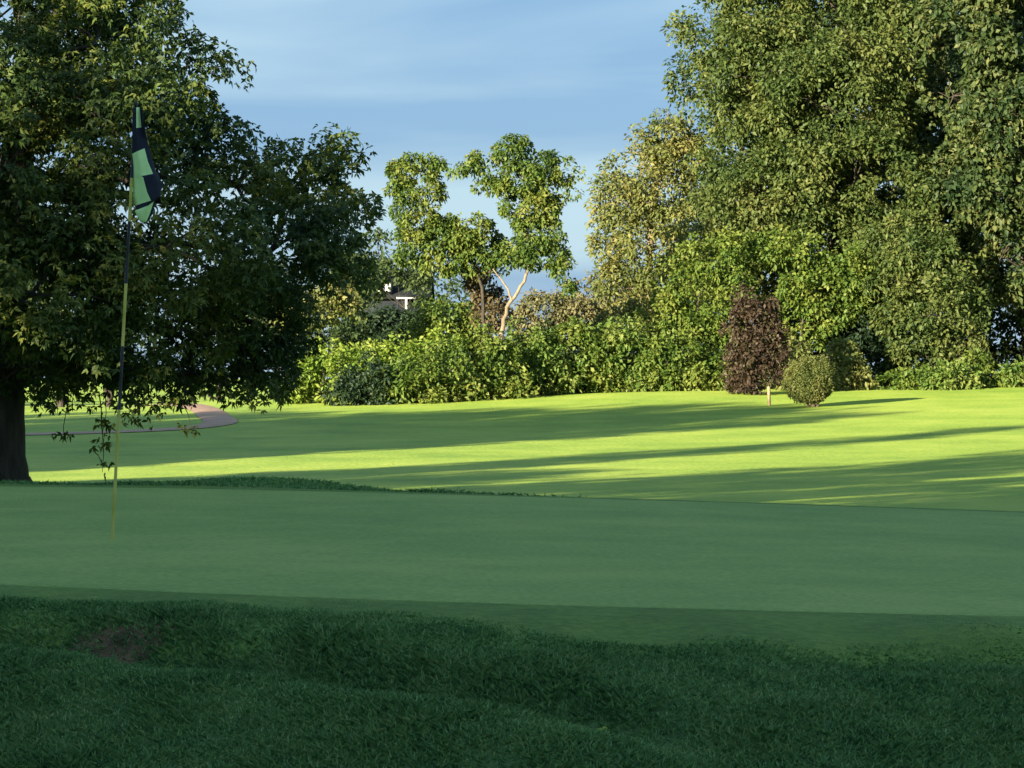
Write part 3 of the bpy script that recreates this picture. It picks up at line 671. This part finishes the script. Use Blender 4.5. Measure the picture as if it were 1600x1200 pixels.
for i, (u, v, sz) in enumerate([(-5.5, -29, 1), (-9, -26, 1), (-12.5, -28, 1), (-15.8, -27, .92), (-18.6, -26, .86), (2, -28, 1), (-22.4, -27, .80), (-25.6, -28, .74), (-4, -36, 1), (-7.5, -35, 1), (-11, -37, 1), (-14.5, -35, .8), (-18, -36, .7), (.5, -36, 1)]):
    x, y = uv(u, v); copy_tree(bt, x, y, i * 1.3, 1.0, lab_b, 'trees beside the green', sz)
thin = belt_tree(lab_b, -21.5, 2, 10.5, 2.3, 303, .50, 14, .12)
for i, (u, v, sz) in enumerate([(-25.2, 5, .95)]):
    x, y = uv(u, v); copy_tree(thin, x, y, 2 + i * 1.3, 1.0, lab_b, 'trees beside the green', sz)
lab_c = 'tree left of the fairway, out of view, whose long shadow crosses the grass'
pop = belt_tree(lab_c, -39, 5, 14.5, 1.5, 302, 4.5, 8, .03)
pop['group'] = 'trees left of the fairway'
for i, (u, v, sx, sz) in enumerate([(-30.6, 2, 1.5, .95), (-28.7, 0, 1.0, .9), (-26.3, -1, .65, .85), (-36.8, 5, 1.4, .60), (-34.6, 5, 1.4, .57), (-38.8, 7, 1.4, .60), (-40.6, 10, 1.0, .50), (-47.6, 16, 1.2, .95), (-49.8, 13, 1.6, 1.02), (-52, 19, 1.6, .98), (-54, 14, 1.7, 1.05), (-56.3, 19, 1.6, .98), (-58.5, 14, 1.7, 1.0), (-61, 19, 1.8, .92), (-63.5, 15, 1.8, .92), (-66, 19, 1.8, .84), (-69, 16, 1.8, .90), (-73, 20, 1.8, .80), (-77.5, 22, 1.9, .78), (-82, 24, 1.9, .74), (-51, 26, 1.4, .8), (-55, 26, 1.5, .8), (-60, 26, 1.6, .7), (-65, 26, 1.6, .65)]):
    x, y = uv(u, v); copy_tree(pop, x, y, i * 1.7, sx, lab_c, 'trees left of the fairway', sz)

# ------------------------------------------------------------------ flagstick
def flagstick():
    d = 14.2; b = at(175, 845, d); t = at(212, 165, d)
    b[2] = float(H(b[0], b[1])) + .012
    root = setp(empty('flagstick', b), 'leaning golf flagstick, banded yellow and black, with limp chequered flag', 'flagstick')
    M_y = plain('stick_yellow', (.42, .40, .07), .45); M_k = plain('stick_black', (.012, .014, .018), .45)
    M_g = noise_mat('flag_lime', [(.3, (.50, .76, .34)), (.7, (.58, .82, .42))], scale=30, rough=.8, bump=.1)
    M_n = noise_mat('flag_navy', [(.3, (.010, .014, .030)), (.7, (.018, .024, .045))], scale=30, rough=.8, bump=.1)
    ys = [845, 740, 640, 541, 443, 346, 278, 165]
    def pt(yy):
        f = (845 - yy) / 680.0; return (t - b) * f
    for i in range(len(ys) - 1):
        p0, p1 = pt(ys[i]), pt(ys[i + 1]); mb = MB()
        r = .0075 if i < 6 else .007
        mb.tube([p0, (p0 + p1) / 2, p1], [r] * 3, 12)
        mb.build('stick_band', (M_y, M_y, M_k, M_y, M_k, M_y, M_k)[i], root)
    mb = MB(); mb.tube([pt(165), pt(162), pt(158)], [.010, .012, .004], 10); mb.build('stick_cap', M_k, root)
    # limp flag: hoist along the top of the stick, the cloth hanging in folds
    rows = [(168, 208, 213, 218, 223), (200, 207, 213, 221, 226), (236, 207, 215, 226, 232), (256, 209, 219, 231, 238), (275, 209, 221, 239, 243),
            (277, 208, 224, 241, 246), (300, 208, 230, 247, 254), (313, 212, 236, 250, 252), (321, 214, 231, 240, 244), (332, 211, 229, 234, 238), (347, 219, 226, 228, 229)]
    zz = [(0.0, -.018, .012, -.004), (0, -.022, .012, -.006), (0.0, -.03, -.012, .014), (.0, -.034, -.020, .012), (0, -.036, -.022, .012), (0, -.036, -.020, .010), (.0, -.034, -.006, .018), (0, -.030, -.004, .018),
          (0, -.030, -.012, .010), (0, -.028, -.014, .006), (0, -.02, -.012, .004)]
    fine = 4; V = []; nr = []
    R_ = np.array(rows, float); Zd = np.array(zz)
    T = np.linspace(0, len(rows) - 1, (len(rows) - 1) * fine + 1)
    cols = 3 * fine + 1; cc = np.linspace(0, 3, cols)
    for tt in T:
        i = min(int(tt), len(rows) - 2); f = tt - i
        row = R_[i] * (1 - f) + R_[i + 1] * f; zr = Zd[i] * (1 - f) + Zd[i + 1] * f
        for c in cc:
            px = np.interp(c, range(4), row[1:]); zd = np.interp(c, range(4), zr) - .006 * math.sin(c * 2.1 + tt * .8)
            sk = np.interp(tt, range(11), [0, -2, -10, -9, -8, -8, -14, -18, -16, 4, 2])
            p = at(px, row[0] + sk * (c / 3 - .35) * 1.3, d + zd) - b
            V.append(p)
    Q = []; mi = []
    for a in range(len(T) - 1):
        for c in range(cols - 1):
            Q.append((a * cols + c, a * cols + c + 1, (a + 1) * cols + c + 1, (a + 1) * cols + c))
            row = int(a // fine); col = int(c // fine)
            lime = (row == 0 and col == 1) or (row in (2, 3) and col < 2) or (row == 4 and col < 1) or (row in (5, 6) and col < 1) or (row in (8, 9) and col < 2)
            mi.append(0 if lime else 1)
    fl = mesh_np('flag', V, None, Q, None, root, True, mats=[M_g, M_n], midx=mi)
    so = fl.modifiers.new('thickness', 'SOLIDIFY'); so.thickness = .0015
flagstick()

# ------------------------------------------------------------------ rough grass and the bare patch
def soil_z(x, y): return H(x, y)
def soil():
    c = at(178, 1010, 9.6); rng = np.random.RandomState(3)
    V = []; n = 40; rings = 7
    cx, cy = -1.33, 9.84
    for r in range(rings):
        for a in range(n):
            th = 2 * math.pi * a / n; rr = (r + .001) / (rings - 1) * (1 + .25 * math.sin(3 * th + 1) + .12 * math.sin(7 * th))
            x = cx + .19 * rr * math.cos(th); y = cy + .25 * rr * math.sin(th)
            V.append((x, y, float(H(x, y)) + .010 + .008 * (1 - r / (rings - 1)) * rng.uniform(0, 1)))
    Q = [(r * n + a, (r + 1) * n + a, (r + 1) * n + (a + 1) % n, r * n + (a + 1) % n) for r in range(rings - 1) for a in range(n)]
    setp(mesh_np('soil_patch', V, None, Q, M_soil, None, True), 'bare brown earth patch in the near rough', 'soil', kind='structure')
    return cx, cy
SCX, SCY = soil()

def blade_mat():
    m, nt, out = newmat('grass_blade')
    geo = N(nt, 'ShaderNodeNewGeometry'); tc = N(nt, 'ShaderNodeTexCoord')
    no = N(nt, 'ShaderNodeTexNoise', Scale=3.2, Detail=5.0); no.inputs['Roughness'].default_value = .7
    nt.links.new(tc.outputs['Object'], no.inputs['Vector'])
    mx = N(nt, 'ShaderNodeMix', data_type='FLOAT'); mx.inputs[0].default_value = .38
    nt.links.new(no.outputs['Fac'], mx.inputs[2]); nt.links.new(geo.outputs['Random Per Island'], mx.inputs[3])
    r = ramp(nt, [(.28, (.05, .14, .05)), (.42, (.11, .26, .085)), (.56, (.17, .335, .11)), (.72, (.26, .40, .15)), (.8, (.48, .46, .26))])
    nt.links.new(mx.outputs[0], r.inputs['Fac'])
    p = N(nt, 'ShaderNodeBsdfPrincipled', Roughness=.5); p.inputs['Specular IOR Level'].default_value = .3
    t = N(nt, 'ShaderNodeBsdfTranslucent'); mix = N(nt, 'ShaderNodeMixShader'); mix.inputs[0].default_value = .3
    nt.links.new(r.outputs['Color'], p.inputs['Base Color']); nt.links.new(r.outputs['Color'], t.inputs['Color'])
    nt.links.new(p.outputs[0], mix.inputs[1]); nt.links.new(t.outputs[0], mix.inputs[2]); nt.links.new(mix.outputs[0], out.inputs['Surface'])
    return m
M_blade = blade_mat()
def blades(name, label, n, xr, yr, hgt, wid, keep, seed, fade=lambda x, y: 1.0, tuft=0.0):
    rng = np.random.RandomState(seed)
    x = rng.uniform(*xr, n); y = rng.uniform(*yr, n)
    k = keep(x, y, rng); x = x[k]; y = y[k]; n = len(x)
    z = H(x, y) - .004
    patch = .45 + .9 * wob(x, y, 4.5, seed + 1) + .9 * wob(x, y, 11, seed + 2)
    h = hgt * rng.uniform(.5, 1.3, n) * (.8 + .45 * np.clip(patch, 0, 1.3)); th = rng.uniform(0, 6.28, n); lean = rng.uniform(.25, 1.5, n)
    h = h * fade(x, y) * (1 + tuft * sm(.18, .5, wob(x, y, 8, seed + 3)) + tuft * .7 * sm(.2, .5, wob(x, y, 17, seed + 4)))
    dx = np.cos(th); dy = np.sin(th); w = wid * rng.uniform(.7, 1.3, n)
    B = np.stack([x, y, z], -1); Ld = np.stack([dx, dy, 0 * x], -1); S = np.stack([-dy, dx, 0 * x], -1); U = np.array([0, 0, 1.])
    m = B + U * (h * .5)[:, None] + Ld * (h * lean * .22)[:, None]
    tip = B + U * (h * (1 - .25 * lean))[:, None] + Ld * (h * lean * .75)[:, None]
    V = np.stack([B, m + S * w[:, None] * .5, tip, m - S * w[:, None] * .5], 1).reshape(-1, 3)
    b = np.arange(n) * 4
    o = mesh_np(name, V, np.concatenate([np.stack([b, b + 1, b + 2], -1), np.stack([b, b + 2, b + 3], -1)]), None, M_blade)
    return setp(o, label, 'grass', kind='stuff')
def near_keep(x, y, rng):
    r = rho(x, y); k = (r > 1.05 + .085 * sm(-1.0, .6, x) + .02 * wob(x, y, 3, 77)) & (np.abs(x) < .26 * y)
    q = ((x - SCX) / .14) ** 2 + ((y - SCY) / .19) ** 2 + .5 * wob(x, y, 17, 9)
    return k & ((q > 1) | (rng.uniform(0, 1, len(x)) < .42))
blades('rough_grass', 'dark green rough grass in front of the putting green', 460000, (-2.8, 2.8), (7.0, 11.6), .030, .0046, near_keep, 5, lambda x, y: .35 + .65 * sm(0, .10, rho(x, y) - 1.03 - .085 * sm(-1.0, .6, x)), .32)
blades('rough_grass', 'dark rough grass on the shoulder behind the putting green', 120000, (-7, 5.5), (18.5, 27), .042, .009,
       lambda x, y, rng: (rho(x, y) > 1.06) & (x < -.2 + .8 * rng.uniform(-1, 1, len(x))) & (np.abs(x) < .24 * y), 6)

blades('fringe_grass', 'short mown blades of the collar in front of the putting green', 260000, (-3.0, 3.0), (8.2, 12.6), .013, .0045,
       lambda x, y, rng: (rho(x, y) > .995 + .012 * wob(x, y, 9, 3)) & (rho(x, y) < 1.09 + .09 * sm(-1.0, .6, x)) & (np.abs(x) < .26 * y) & (y < 13), 8)
